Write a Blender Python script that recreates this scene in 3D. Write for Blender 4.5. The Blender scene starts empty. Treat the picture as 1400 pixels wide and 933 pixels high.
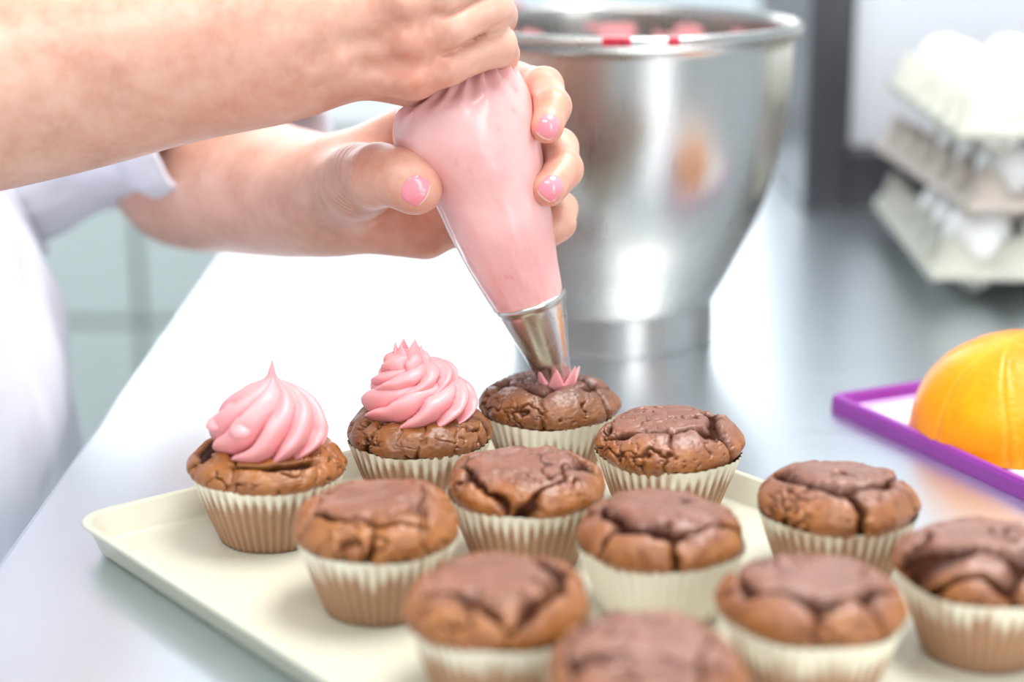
import bpy, math, random
import numpy as np
from mathutils import Vector, Matrix

# ------------------------------------------------------------------ camera, world, lights, exposure
SC = bpy.context.scene
COL = SC.collection
F_PX, PITCH, CAM_H = 2450.0, math.radians(15.23), 0.279
cam_d = bpy.data.cameras.new('camera')
cam = bpy.data.objects.new('camera', cam_d); COL.objects.link(cam)
cam.location = (0, 0, CAM_H); cam.rotation_euler = (math.pi/2 - PITCH, 0, 0)
cam_d.sensor_width = 36.0; cam_d.lens = F_PX/1400*36.0
cam_d.clip_start = 0.05
cam_d.dof.use_dof = True; cam_d.dof.focus_distance = 0.775; cam_d.dof.aperture_fstop = 3.5
cam_d.dof.aperture_blades = 0
SC.camera = cam
SC.view_settings.view_transform = 'Standard'; SC.view_settings.look = 'None'
SC.view_settings.gamma = 1.0; SC.view_settings.use_curve_mapping = False
SC.view_settings.exposure = 0.42

world = bpy.data.worlds.new('world'); SC.world = world; world.use_nodes = True
world.node_tree.nodes['Background'].inputs[0].default_value = (0.86, 0.93, 1.0, 1)
world.node_tree.nodes['Background'].inputs[1].default_value = 1.1

def area_light(name, loc, target, sx, sy, power, color, spread=180):
    d = bpy.data.lights.new(name, 'AREA'); d.shape = 'RECTANGLE'; d.size = sx; d.size_y = sy
    d.energy = power; d.color = color; d.spread = math.radians(spread)
    o = bpy.data.objects.new(name, d); COL.objects.link(o); o.location = loc
    o.rotation_euler = (Vector(target)-Vector(loc)).to_track_quat('-Z', 'Y').to_euler()
    return o
# daylight through the window in the back wall, the window in the wall behind the camera, plus lamps added as unseen ceiling panels
area_light('window_daylight', (-0.55, 2.86, 0.66), (-0.55, 0.0, 0.66), 2.3, 1.0, 13, (0.93, 0.97, 1.0))
area_light('front_window_daylight', (1.15, -1.35, 0.75), (0.1, 1.0, 0.1), 0.55, 1.5, 13, (0.97, 0.98, 1.0))
area_light('ceiling_panel_light', (0.50, 0.80, 1.72), (0.40, 0.80, 0), 1.2, 0.7, 31, (1.0, 0.985, 0.96))
area_light('ceiling_panel_light', (-0.55, -0.25, 1.72), (-0.3, 0.4, 0), 1.2, 0.7, 20, (1.0, 0.985, 0.96))

# ------------------------------------------------------------------ helpers
CF = np.array([0, math.cos(PITCH), -math.sin(PITCH)]); CU = np.array([0, math.sin(PITCH), math.cos(PITCH)])
def ray(u, v):
    return CF + np.array([(u-700)/F_PX, 0, 0]) + CU*((466.5-v)/F_PX)
def at(u, v, Y):
    d = ray(u, v); return np.array([0, 0, CAM_H]) + d*(Y/d[1])
def on_plane(u, v, z):
    d = ray(u, v); return np.array([0, 0, CAM_H]) + d*((z-CAM_H)/d[2])

def link_mesh(name, V, Fc, mat=None, parent=None, smooth=True, attrs=None, mats=None, midx=None):
    me = bpy.data.meshes.new(name)
    V = np.asarray(V, np.float32)
    if isinstance(Fc, np.ndarray):
        nf, k = Fc.shape
        me.vertices.add(len(V)); me.vertices.foreach_set('co', V.ravel())
        me.loops.add(nf*k); me.loops.foreach_set('vertex_index', Fc.astype(np.int32).ravel())
        me.polygons.add(nf); me.polygons.foreach_set('loop_start', np.arange(0, nf*k, k, dtype=np.int32))
        me.update(calc_edges=True)
    else:
        me.from_pydata([tuple(map(float, p)) for p in V], [], [tuple(int(i) for i in f) for f in Fc])
    me.validate(clean_customdata=False)
    me.polygons.foreach_set('use_smooth', [bool(smooth)]*len(me.polygons))
    for k, a in (attrs or {}).items():
        a = np.asarray(a, np.float32)
        at_ = me.attributes.new(k, 'FLOAT', 'POINT'); at_.data.foreach_set('value', a.ravel())
    for m in (mats or ([mat] if mat else [])): me.materials.append(m)
    if midx is not None: me.polygons.foreach_set('material_index', np.asarray(midx, np.int32))
    o = bpy.data.objects.new(name, me); COL.objects.link(o)
    if parent is not None: o.parent = parent
    return o

def tag(o, label=None, cat=None, group=None, kind=None):
    if label: o['label'] = label
    if cat: o['category'] = cat
    if group: o['group'] = group
    if kind: o['kind'] = kind
    return o
def thing(name, label, cat, loc=(0, 0, 0), rz=0, group=None):
    o = bpy.data.objects.new(name, None); COL.objects.link(o)
    o.location = tuple(map(float, loc)); o.rotation_euler = (0, 0, rz); o.empty_display_size = 0.02
    return tag(o, label, cat, group)
def dup(root, **kw):
    c = root.copy(); COL.objects.link(c)
    for ch in list(root.children):
        d = ch.copy(); COL.objects.link(d); d.parent = c
    return c

def box_vf(x0, x1, y0, y1, z0, z1, b=0.0):
    """box with chamfered edges"""
    if b <= 0:
        V = [(x, y, z) for x in (x0, x1) for y in (y0, y1) for z in (z0, z1)]
        return V, [(0, 1, 3, 2), (4, 6, 7, 5), (0, 4, 5, 1), (2, 3, 7, 6), (0, 2, 6, 4), (1, 5, 7, 3)]
    import bmesh
    bm = bmesh.new(); bmesh.ops.create_cube(bm, size=1)
    for v in bm.verts:
        v.co = Vector((x0+(v.co.x+.5)*(x1-x0), y0+(v.co.y+.5)*(y1-y0), z0+(v.co.z+.5)*(z1-z0)))
    bmesh.ops.bevel(bm, geom=bm.edges[:], offset=b, segments=2, profile=0.5, affect='EDGES')
    bm.verts.index_update()
    V = [tuple(v.co) for v in bm.verts]; Fc = [[v.index for v in f.verts] for f in bm.faces]; bm.free()
    return V, Fc
def box(name, x0, x1, y0, y1, z0, z1, mat, parent=None, b=0.0):
    V, Fc = box_vf(x0, x1, y0, y1, z0, z1, b)
    return link_mesh(name, V, Fc, mat, parent, smooth=False)

def grid_faces(nu, nv, closed_u=False, closed_v=False, off=0):
    """vertex index = i*nv + j"""
    iu = np.arange(nu if closed_u else nu-1); jv = np.arange(nv if closed_v else nv-1)
    I, J = np.meshgrid(iu, jv, indexing='ij'); I2 = (I+1) % nu; J2 = (J+1) % nv
    return (np.stack([I*nv+J, I2*nv+J, I2*nv+J2, I*nv+J2], -1).reshape(-1, 4) + off)

def lathe(name, prof, mat, parent=None, n=96, loc=(0, 0, 0), attrs=None):
    prof = np.asarray(prof, float); a = np.linspace(0, 2*math.pi, n, endpoint=False)
    r = np.maximum(prof[:, 0], 1e-5)
    V = np.stack([np.outer(np.cos(a), r), np.outer(np.sin(a), r), np.outer(np.ones(n), prof[:, 1])], -1).reshape(-1, 3)
    V = V + np.asarray(loc, float)
    return link_mesh(name, V, grid_faces(n, len(prof), closed_u=True), mat, parent)

def catmull(P, m):
    """resample a polyline of rows (any number of columns) smoothly, m per span"""
    P = np.asarray(P, float); Q = np.vstack([2*P[0]-P[1], P, 2*P[-1]-P[-2]]); out = []
    for i in range(1, len(Q)-2):
        t = np.linspace(0, 1, m, endpoint=False)[:, None]
        p0, p1, p2, p3 = Q[i-1], Q[i], Q[i+1], Q[i+2]
        out.append(0.5*((2*p1)+(-p0+p2)*t+(2*p0-5*p1+4*p2-p3)*t*t+(-p0+3*p1-3*p2+p3)*t**3))
    out.append(P[-1:]); return np.vstack(out)

def _hash(i, j, k, s):
    h = (i*374761393 + j*668265263 + k*2147483647 + s*1274126177) & 0xFFFFFFFF
    h = ((h ^ (h >> 13))*1274126177) & 0xFFFFFFFF
    return ((h ^ (h >> 16)) & 0xFFFF)/65535.0
def vnoise(P, s=0):
    P = np.asarray(P, float); I = np.floor(P).astype(np.int64); f = P-I; f = f*f*f*(f*(f*6-15)+10)
    r = 0
    for dx in (0, 1):
        for dy in (0, 1):
            for dz in (0, 1):
                w = (f[..., 0] if dx else 1-f[..., 0])*(f[..., 1] if dy else 1-f[..., 1])*(f[..., 2] if dz else 1-f[..., 2])
                r = r + w*_hash(I[..., 0]+dx, I[..., 1]+dy, I[..., 2]+dz, s)
    return r*2-1
def fbm(P, o=3, s=0):
    r = 0; a = 1; t = 0; P = np.asarray(P, float)
    for i in range(o):
        r = r + a*vnoise(P*(2**i)+i*17.3, s+i); t += a; a *= .5
    return r/t

# ------------------------------------------------------------------ materials
def mat_new(name):
    m = bpy.data.materials.new(name); m.use_nodes = True; nt = m.node_tree
    return m, nt, nt.nodes['Principled BSDF']
def N(nt, t, **kw):
    n = nt.nodes.new(t)
    for k, v in kw.items():
        if hasattr(n, k): setattr(n, k, v)
        else: n.inputs[k.replace('_', ' ')].default_value = v
    return n
def ramp(nt, fac, stops, interp='LINEAR'):
    r = nt.nodes.new('ShaderNodeValToRGB'); r.color_ramp.interpolation = interp
    while len(r.color_ramp.elements) < len(stops): r.color_ramp.elements.new(0.5)
    for e, (p, c) in zip(r.color_ramp.elements, stops):
        e.position = p; e.color = (*c, 1) if len(c) == 3 else c
    nt.links.new(fac, r.inputs[0]); return r.outputs[0]
def noise_tex(nt, scale, detail=3, rough=.55, coord='Object', sc=None):
    tc = nt.nodes.new('ShaderNodeTexCoord'); n = nt.nodes.new('ShaderNodeTexNoise')
    n.inputs['Scale'].default_value = scale; n.inputs['Detail'].default_value = detail
    n.inputs['Roughness'].default_value = rough
    src = tc.outputs[coord]
    if sc:
        mp = nt.nodes.new('ShaderNodeMapping'); mp.inputs['Scale'].default_value = sc
        nt.links.new(src, mp.inputs[0]); src = mp.outputs[0]
    nt.links.new(src, n.inputs['Vector']); return n.outputs['Fac']
def bump(nt, b, height, strength=.3, dist=.001):
    n = nt.nodes.new('ShaderNodeBump'); n.inputs['Strength'].default_value = strength
    n.inputs['Distance'].default_value = dist
    nt.links.new(height, n.inputs['Height'])
    if b.inputs['Normal'].is_linked: nt.links.new(b.inputs['Normal'].links[0].from_socket, n.inputs['Normal'])
    nt.links.new(n.outputs[0], b.inputs['Normal'])
def mix(nt, fac, a, c, mode='MIX'):
    n = nt.nodes.new('ShaderNodeMix'); n.data_type = 'RGBA'; n.blend_type = mode
    for sock, val in ((n.inputs[0], fac), (n.inputs[6], a), (n.inputs[7], c)):
        if isinstance(val, (int, float)): sock.default_value = val
        elif isinstance(val, tuple): sock.default_value = (*val, 1) if len(val) == 3 else val
        else: nt.links.new(val, sock)
    return n.outputs[2]
def attr(nt, name):
    n = nt.nodes.new('ShaderNodeAttribute'); n.attribute_name = name; return n.outputs['Fac']
def simple(name, col, rough=.5, metal=0.0, var=0.0, scale=40, bmp=0.0, bscale=200, **kw):
    m, nt, b = mat_new(name)
    b.inputs['Roughness'].default_value = rough; b.inputs['Metallic'].default_value = metal
    for k, v in kw.items(): b.inputs[k.replace('_', ' ')].default_value = v
    f = noise_tex(nt, scale)
    lo = tuple(c*(1-var) for c in col); hi = tuple(min(1, c*(1+var)) for c in col)
    nt.links.new(ramp(nt, f, [(.3, lo), (.7, hi)]), b.inputs['Base Color'])
    if bmp: bump(nt, b, noise_tex(nt, bscale, 4), bmp, .0005)
    return m

def make_skin():
    m, nt, b = mat_new('skin')
    n1 = noise_tex(nt, 38, 4, .6); n2 = noise_tex(nt, 160, 3)
    base = ramp(nt, n1, [(.3, (.55, .245, .165)), (.5, (.67, .34, .24)), (.72, (.75, .43, .32))])
    base = mix(nt, attr(nt, 'flush'), base, (.76, .22, .14))
    base = mix(nt, .12, base, ramp(nt, n2, [(.35, (.6, .3, .2)), (.65, (.95, .75, .62))]), 'MIX')
    nt.links.new(base, b.inputs['Base Color'])
    b.inputs['Roughness'].default_value = .42
    b.inputs['Subsurface Weight'].default_value = .22; b.inputs['Subsurface Radius'].default_value = (1, .35, .2)
    b.inputs['Subsurface Scale'].default_value = .005
    b.inputs['Coat Weight'].default_value = .12; b.inputs['Coat Roughness'].default_value = .3
    tc = nt.nodes.new('ShaderNodeTexCoord'); v = nt.nodes.new('ShaderNodeTexVoronoi'); v.inputs['Scale'].default_value = 900
    nt.links.new(tc.outputs['Object'], v.inputs['Vector'])
    bump(nt, b, v.outputs['Distance'], .12, .0003); bump(nt, b, noise_tex(nt, 260, 4), .25, .0006)
    # curved creases over the thumb joint
    w = nt.nodes.new('ShaderNodeTexWave'); w.wave_type = 'RINGS'; w.rings_direction = 'SPHERICAL'
    w.inputs['Scale'].default_value = 120; w.inputs['Distortion'].default_value = 1.6; w.inputs['Detail'].default_value = 1.0
    mp = nt.nodes.new('ShaderNodeMapping'); c = at(545, 215, .80); mp.inputs['Location'].default_value = tuple(-c)
    nt.links.new(tc.outputs['Object'], mp.inputs[0]); nt.links.new(mp.outputs[0], w.inputs['Vector'])
    mm = nt.nodes.new('ShaderNodeMath'); mm.operation = 'MULTIPLY'
    nt.links.new(w.outputs['Fac'], mm.inputs[0]); nt.links.new(attr(nt, 'crease'), mm.inputs[1])
    bump(nt, b, mm.outputs[0], .8, .0008)
    return m

def make_cake(name='cake_crust', rim=((.24, .066, .008), (.41, .145, .026)), top=((.18, .065, .040), (.30, .125, .080))):
    m, nt, b = mat_new(name)
    n1 = noise_tex(nt, 90, 4, .6); n2 = noise_tex(nt, 420, 3)
    a = ramp(nt, n1, [(.3, rim[0]), (.7, rim[1])]); t = ramp(nt, n1, [(.3, top[0]), (.7, top[1])])
    c = mix(nt, attr(nt, 'plate'), a, t)
    c = mix(nt, attr(nt, 'crack'), c, (.040, .011, .005))
    c = mix(nt, ramp(nt, n2, [(.60, (0, 0, 0)), (.72, (.35, .35, .35))]), c, (.12, .045, .02))
    nt.links.new(c, b.inputs['Base Color'])
    b.inputs['Roughness'].default_value = .44
    sw = nt.nodes.new('ShaderNodeMapRange'); sw.inputs['To Min'].default_value = .5; sw.inputs['To Max'].default_value = .04
    nt.links.new(attr(nt, 'crack'), sw.inputs['Value']); nt.links.new(sw.outputs[0], b.inputs['Specular IOR Level'])
    cw = nt.nodes.new('ShaderNodeMapRange'); cw.inputs['To Min'].default_value = .45; cw.inputs['To Max'].default_value = 0
    nt.links.new(attr(nt, 'crack'), cw.inputs['Value']); nt.links.new(cw.outputs[0], b.inputs['Coat Weight']); b.inputs['Coat Roughness'].default_value = .38
    bump(nt, b, n2, .35, .0006); bump(nt, b, noise_tex(nt, 1500, 2), .25, .0003)
    return m

def make_paper():
    m, nt, b = mat_new('pleated_paper')
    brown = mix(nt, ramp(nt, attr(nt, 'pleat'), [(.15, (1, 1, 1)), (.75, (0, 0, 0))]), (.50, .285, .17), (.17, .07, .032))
    brown = mix(nt, ramp(nt, noise_tex(nt, 60, 3), [(.3, (0, 0, 0)), (.7, (.5, .5, .5))]), brown, (.42, .23, .13))
    soak = ramp(nt, attr(nt, 'soak'), [(0, (0, 0, 0)), (1, (1, 1, 1))])
    c = mix(nt, soak, (.86, .81, .68), brown)
    nt.links.new(c, b.inputs['Base Color'])
    b.inputs['Roughness'].default_value = .5; b.inputs['Subsurface Weight'].default_value = .0
    return m

def make_steel(name, col=(.66, .67, .68), rough=.24, scratch=0.0, stretch=(3, 3, 160), bs=.1):
    m, nt, b = mat_new(name); b.inputs['Metallic'].default_value = 1.0
    b.inputs['Base Color'].default_value = (*col, 1)
    f = noise_tex(nt, 6, 4, .6, sc=stretch)
    r = nt.nodes.new('ShaderNodeMapRange'); r.inputs['To Min'].default_value = rough*.8; r.inputs['To Max'].default_value = rough*1.3
    nt.links.new(f, r.inputs['Value']); nt.links.new(r.outputs[0], b.inputs['Roughness'])
    if bs: bump(nt, b, f, bs, .0004)
    if scratch:
        tc = nt.nodes.new('ShaderNodeTexCoord')
        for ang, sc in ((.5, 26), (1.9, 34), (2.7, 22)):
            mp = nt.nodes.new('ShaderNodeMapping'); mp.inputs['Rotation'].default_value = (0, 0, ang)
            mp.inputs['Scale'].default_value = (1.2, 40, 1)
            n = nt.nodes.new('ShaderNodeTexNoise'); n.inputs['Scale'].default_value = sc; n.inputs['Detail'].default_value = 2
            nt.links.new(tc.outputs['Object'], mp.inputs[0]); nt.links.new(mp.outputs[0], n.inputs['Vector'])
            h = ramp(nt, n.outputs['Fac'], [(.66, (0, 0, 0)), (.70, (1, 1, 1))])
            bump(nt, b, h, scratch, .0002)
    return m

M = {}
M['skin'] = make_skin()
M['cake'] = make_cake()
M['cake_dark'] = make_cake('dark_cake_crust', rim=((.17, .050, .009), (.30, .105, .023)), top=((.11, .038, .022), (.19, .072, .044)))
M['paper'] = make_paper()
M['frosting'] = simple('pink_buttercream', (.88, .36, .37), .38, 0, .05, 60, .10, 500, Subsurface_Weight=.25, Subsurface_Radius=(1, .5, .5), Subsurface_Scale=.004)
M['steel_bowl'] = make_steel('brushed_bowl_steel', (.44, .42, .395), .27, 0, (30, 30, 1), 0)
M['steel_table'] = make_steel('worktop_steel', (.72, .77, .81), .31, .08, (2, 60, 2), .03)
M['steel_nozzle'] = make_steel('nozzle_steel', (.60, .58, .54), .27, 0, (8, 8, 8), 0)
M['tray'] = simple('cream_enamel', (.62, .60, .48), .30, 0, .04, 8, .05, 300)
M['nail'] = simple('fingernail_pink', (.84, .26, .31), .22, 0, .05, 200, Coat_Weight=.5)
M['nail_tip'] = simple('fingernail_edge', (.86, .60, .48), .3, 0, .03, 200)
M['cloth'] = simple('white_cotton', (.72, .72, .80), .9, 0, .03, 30, .25, 900)
M['button'] = simple('brown_button', (.20, .13, .09), .4)
M['egg'] = simple('eggshell_white', (.80, .79, .77), .45, 0, .02, 60)
M['pulp'] = simple('moulded_pulp', (.52, .51, .44), .95, 0, .10, 60, .6, 350)
M['pulp_warm'] = simple('warm_moulded_pulp', (.58, .50, .44), .95, 0, .10, 60, .6, 350)
M['cabinet'] = simple('pale_green_laminate', (.60, .67, .645), .35, 0, .03, 3)
M['dark'] = simple('dark_plastic', (.035, .035, .042), .4, 0, .1)
M['grey'] = simple('light_grey_panel', (.62, .63, .67), .4, 0, .03, 5)
M['white'] = simple('white_enamel', (.85, .87, .88), .25, 0, .02, 5)
M['wall'] = simple('white_plaster', (.84, .90, .94), .8, 0, .03, 3, .1, 60)
M['floor'] = simple('grey_floor', (.42, .46, .46), .4, 0, .08, 4)
M['purple'] = simple('purple_plastic', (.26, .035, .31), .35, 0, .05, 30)
M['lilac'] = simple('lilac_plastic', (.62, .42, .74), .4, 0, .04, 30)
M['parchment'] = simple('white_parchment', (.88, .87, .84), .6, 0, .03, 30)
M['hair'] = simple('brown_hair', (.10, .05, .03), .5, 0, .3, 200)
M['dark_frame'] = simple('anthracite_window_frame', (.12, .13, .14), .4)

# ------------------------------------------------------------------ surface from a distance field
def seg_d(P, a, b, ra, rb):
    a = np.asarray(a, np.float32); b = np.asarray(b, np.float32); ab = b-a; L = float(ab@ab)+1e-12
    t = np.clip((P-a)@ab/L, 0, 1)
    d = P-a-t[:, None]*ab
    return np.sqrt(np.einsum('ij,ij->i', d, d))-(ra+(rb-ra)*t)
def ell_d(P, c, r, R=None):
    """approximate distance to an ellipsoid, R rows are its axes"""
    q = P-np.asarray(c, np.float32)
    if R is not None: q = q@np.asarray(R, np.float32).T
    r = np.asarray(r, np.float32)
    k0 = np.sqrt(((q/r)**2).sum(1)); k1 = np.sqrt(((q/(r*r))**2).sum(1))+1e-9
    return k0*(k0-1)/k1
def smin(a, b, k):
    h = np.clip(k-np.abs(a-b), 0, None)/k
    return np.minimum(a, b)-h*h*k*.25
def chain(P, pts, k=.003):
    """pts: list of (xyz, radius)"""
    d = None
    for (a, ra), (b, rb) in zip(pts[:-1], pts[1:]):
        s = seg_d(P, a, b, ra, rb); d = s if d is None else smin(d, s, k)
    return d
def surface(field, lo, hi, h):
    lo = np.asarray(lo, float); hi = np.asarray(hi, float); B = 6
    nb = np.ceil((hi-lo)/(h*B)).astype(int); n = nb*B+1
    cx = [lo[i]+(np.arange(nb[i])+.5)*B*h for i in range(3)]
    C = np.stack(np.meshgrid(*cx, indexing='ij'), -1).reshape(-1, 3).astype(np.float32)
    dc = np.concatenate([field(c) for c in np.array_split(C, max(1, len(C)//400000))]).reshape(nb)
    D = np.full(n, 1.0, np.float32)
    big = np.repeat(np.repeat(np.repeat(np.where(dc < 0, -1, 1).astype(np.float32), B, 0), B, 1), B, 2)
    D[:-1, :-1, :-1] = big
    act = np.argwhere(np.abs(dc) < B*h*1.05)
    g = np.stack(np.meshgrid(*[np.arange(B+1)]*3, indexing='ij'), -1).reshape(-1, 3)
    for ch in np.array_split(act, max(1, len(act)//1500)):
        idx = (ch[:, None, :]*B+g[None]).reshape(-1, 3)
        P = (lo+idx*h).astype(np.float32)
        D[idx[:, 0], idx[:, 1], idx[:, 2]] = field(P)
    D[0], D[-1] = 1, 1; D[:, 0], D[:, -1] = 1, 1; D[:, :, 0], D[:, :, -1] = 1, 1
    S = D < 0
    cnt = np.zeros(np.array(n)-1, np.int8)
    for dx in (0, 1):
        for dy in (0, 1):
            for dz in (0, 1):
                cnt += S[dx:n[0]-1+dx, dy:n[1]-1+dy, dz:n[2]-1+dz]
    cell = np.argwhere((cnt > 0) & (cnt < 8)); idm = np.full(cnt.shape, -1, np.int32)
    idm[cell[:, 0], cell[:, 1], cell[:, 2]] = np.arange(len(cell))
    acc = np.zeros((len(cell), 3)); num = np.zeros(len(cell))
    cor = [(0, 0, 0), (1, 0, 0), (0, 1, 0), (1, 1, 0), (0, 0, 1), (1, 0, 1), (0, 1, 1), (1, 1, 1)]
    for i, a in enumerate(cor):
        for b in cor[i+1:]:
            if sum(abs(np.array(a)-b)) != 1: continue
            da = D[cell[:, 0]+a[0], cell[:, 1]+a[1], cell[:, 2]+a[2]]; db = D[cell[:, 0]+b[0], cell[:, 1]+b[1], cell[:, 2]+b[2]]
            c = (da < 0) != (db < 0); t = np.where(c, da/(da-db+1e-12), 0)
            p = np.array(a)+t[:, None]*(np.array(b)-np.array(a)); acc += np.where(c[:, None], p, 0); num += c
    V = lo+(cell+acc/num[:, None])*h
    Fs = []
    for ax in range(3):
        o1, o2 = [(1, 2), (2, 0), (0, 1)][ax]
        s0 = [slice(1, -1)]*3; s1 = [slice(1, -1)]*3; s0[ax] = slice(0, -1); s1[ax] = slice(1, None)
        A = S[tuple(s0)]; Bm = S[tuple(s1)]; e = np.argwhere(A != Bm)
        off = np.ones(3, int); off[ax] = 0; e = e+off
        ins = S[e[:, 0], e[:, 1], e[:, 2]]
        def c(d1, d2):
            q = e.copy(); q[:, o1] += d1; q[:, o2] += d2; return idm[q[:, 0], q[:, 1], q[:, 2]]
        Q = np.stack([c(-1, -1), c(0, -1), c(0, 0), c(-1, 0)], 1)
        Q[~ins] = Q[~ins][:, ::-1]; Q = Q[(Q >= 0).all(1)]; Fs.append(Q)
    return V.astype(np.float32), np.vstack(Fs)
def relax(V, Fc, n=2, lam=.5):
    E = np.vstack([Fc[:, [0, 1]], Fc[:, [1, 2]], Fc[:, [2, 3]], Fc[:, [3, 0]]])
    E = np.vstack([E, E[:, ::-1]])
    deg = np.bincount(E[:, 0], minlength=len(V))[:, None]+1e-9
    for _ in range(n):
        s = np.stack([np.bincount(E[:, 0], V[E[:, 1], k], minlength=len(V)) for k in range(3)], 1)
        V = V+lam*(s/deg-V)
    return V

#SECTION_ROOM
# ------------------------------------------------------------------ the room
def structure(o): o['kind'] = 'structure'; return o
FZ, CZ = -.9, 1.75
X0, X1, Y0, Y1 = -2.3, 2.3, -1.5, 2.95
structure(box('floor', X0, X1, Y0, Y1, FZ-.05, FZ, M['floor']))
structure(box('ceiling', X0, X1, Y0, Y1, CZ, CZ+.05, M['wall']))
structure(box('wall_left', X0-.1, X0, Y0, Y1, FZ, CZ, M['wall']))
structure(box('wall_right', X1, X1+.1, Y0, Y1, FZ, CZ, M['wall']))
def wall_with_hole(name, y0, y1, hx0, hx1, hz0, hz1):
    V, Fc = [], []
    for (a, b, c, d) in ((X0, hx0, FZ, CZ), (hx1, X1, FZ, CZ), (hx0, hx1, FZ, hz0), (hx0, hx1, hz1, CZ)):
        v, f = box_vf(a, b, y0, y1, c, d); Fc += [tuple(i+len(V) for i in q) for q in f]; V += v
    return structure(link_mesh(name, V, Fc, M['wall'], smooth=False))
wall_with_hole('wall_back', Y1, Y1+.1, -1.75, .65, .12, 1.2)
wall_with_hole('wall_front', Y0-.1, Y0, .85, 1.45, -.05, 1.55)
def window(name, y, hx0, hx1, hz0, hz1, nm):
    w = bpy.data.objects.new(name, None); COL.objects.link(w); w.location = (0, 0, 0); structure(w)
    for (a, b, c, d) in ((hx0, hx0+.04, hz0, hz1), (hx1-.04, hx1, hz0, hz1), (hx0+.04, hx1-.04, hz0, hz0+.04), (hx0+.04, hx1-.04, hz1-.04, hz1)):
        box('window_frame', a, b, y+.03, y+.07, c, d, M['white'], w)
    for k in range(1, nm):
        x = hx0+(hx1-hx0)*k/nm
        box('mullion', x-.02, x+.02, y+.03, y+.07, hz0+.04, hz1-.04, M['white'], w)
window('window_1', Y1, -1.75, .65, .12, 1.2, 4)
window('window_2', Y0-.1, .85, 1.45, -.05, 1.55, 1)

# pale green drawer cabinets along the back wall
def drawer_cabinet(x0, x1, label):
    t = thing('drawer_cabinet', label, 'cabinet', (x0, 2.1, FZ), group='pale green drawer cabinets')
    w = x1-x0
    box('carcass', 0.002, w-.002, .02, .55, .08, .87, M['cabinet'], t)
    box('plinth', 0.01, w-.01, .06, .5, 0, .08, M['grey'], t)
    zs = [.09, .27, .45, .63, .865]
    for a, b in zip(zs[:-1], zs[1:]):
        d = box('drawer', .004, w-.004, 0, .02, a+.004, b-.004, M['cabinet'], t, b=.002)
        box('handle', w*.3, w*.7, -.02, -.012, b-.03, b-.02, M['grey'], d)
for x0, x1, lb in ((-1.61, -1.01, 'pale green drawer cabinet far left behind the chef'),
                   (-1.01, -.45, 'pale green drawer cabinet seen behind the white jacket'),
                   (-.45, .11, 'pale green drawer cabinet seen below the lower forearm'),
                   (.11, .71, 'pale green drawer cabinet hidden behind the mixing bowl')):
    drawer_cabinet(x0, x1, lb)
wt = box('worktop', -1.62, .72, 2.08, 2.66, -.03, 0.0, M['white'])
tag(wt, 'white worktop on the pale green cabinets at the back', 'worktop')

# blurred crockery on the far worktop
def basin(loc, r, h, label):
    prof = [(0, .004), (r*.55, .004), (r*.6, 0), (r*.62, .004), (r*.8, h*.35), (r*.96, h*.75), (r, h), (r*.97, h), (r*.9, h*.7), (r*.7, h*.3), (0, h*.14)]
    o = lathe('basin', prof, M['white'], n=64, loc=(0, 0, 0)); o.location = loc
    tag(o, label, 'bowl')
basin((-.17, 2.22, .001), .11, .085, 'white basin on the back worktop above the lower wrist')
basin((.42, 2.25, .001), .09, .08, 'white basin on the back worktop beside the mixing bowl')

# stainless worktable
tb = thing('worktable', 'stainless steel worktable with scratched brushed top', 'table', (-.21, 0, 0))
TX1 = 1.3
V, Fc = box_vf(0, TX1+.21, -.1, 1.76, -.04, 0, .003)
link_mesh('table_top', V, Fc, M['steel_table'], tb, smooth=False)
for x in (.05, TX1+.12):
    for y in (0.0, 1.64):
        lathe('leg', [(0, FZ), (.02, FZ), (.02, -.04), (0, -.04)], M['steel_table'], tb, n=20, loc=(x+.02, y+.02, 0))
box('lower_shelf', .05, TX1+.16, 0, 1.68, -.66, -.64, M['steel_table'], tb)

# countertop appliance on the far end of the table
ap = thing('countertop_oven', 'light grey countertop appliance with black upright and base', 'appliance', (.234, 1.42, 0))
box('upright', 0, .036, 0, .30, 0, .30, M['dark'], ap, b=.003)
box('base', .036, .56, 0.0, .30, 0, .05, M['dark'], ap, b=.003)
box('front_panel', .036, .56, .02, .04, .05, .30, M['grey'], ap, b=.002)
box('housing', .036, .56, .04, .30, .05, .30, M['grey'], ap)
box('door_handle', .50, .515, -.012, .02, .08, .27, M['dark'], ap, b=.003)

#SECTION_BOWL
# ------------------------------------------------------------------ mixing bowl
bw = thing('mixing_bowl', 'large stainless steel mixing bowl with pink residue on rim', 'bowl', (.0595, 1.044, 0))
outer = catmull([(.061, .024), (.068, .037), (.0765, .055), (.0855, .075), (.093, .098), (.0985, .124), (.1015, .15), (.1025, .178)], 6)
foot = [(0, .006), (.050, .006), (.0565, .0), (.0605, .0), (.0612, .004), (.0605, .0215)]
lip = [(.1045, .1805), (.1068, .1815), (.1076, .184), (.1065, .1865), (.1035, .1872), (.1015, .186)]
inner = [(r-.0012, z) for r, z in outer[::-1] if z < .178]
bprof = foot[3:] + [tuple(p) for p in outer] + lip + [(.1010, .182)] + inner + [(.055, .016), (.03, .011), (0, .010)]
lathe('shell', bprof, M['steel_bowl'], bw, n=160)
fr = lathe('foot_ring', foot, M['steel_bowl'], bw, n=120)
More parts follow.
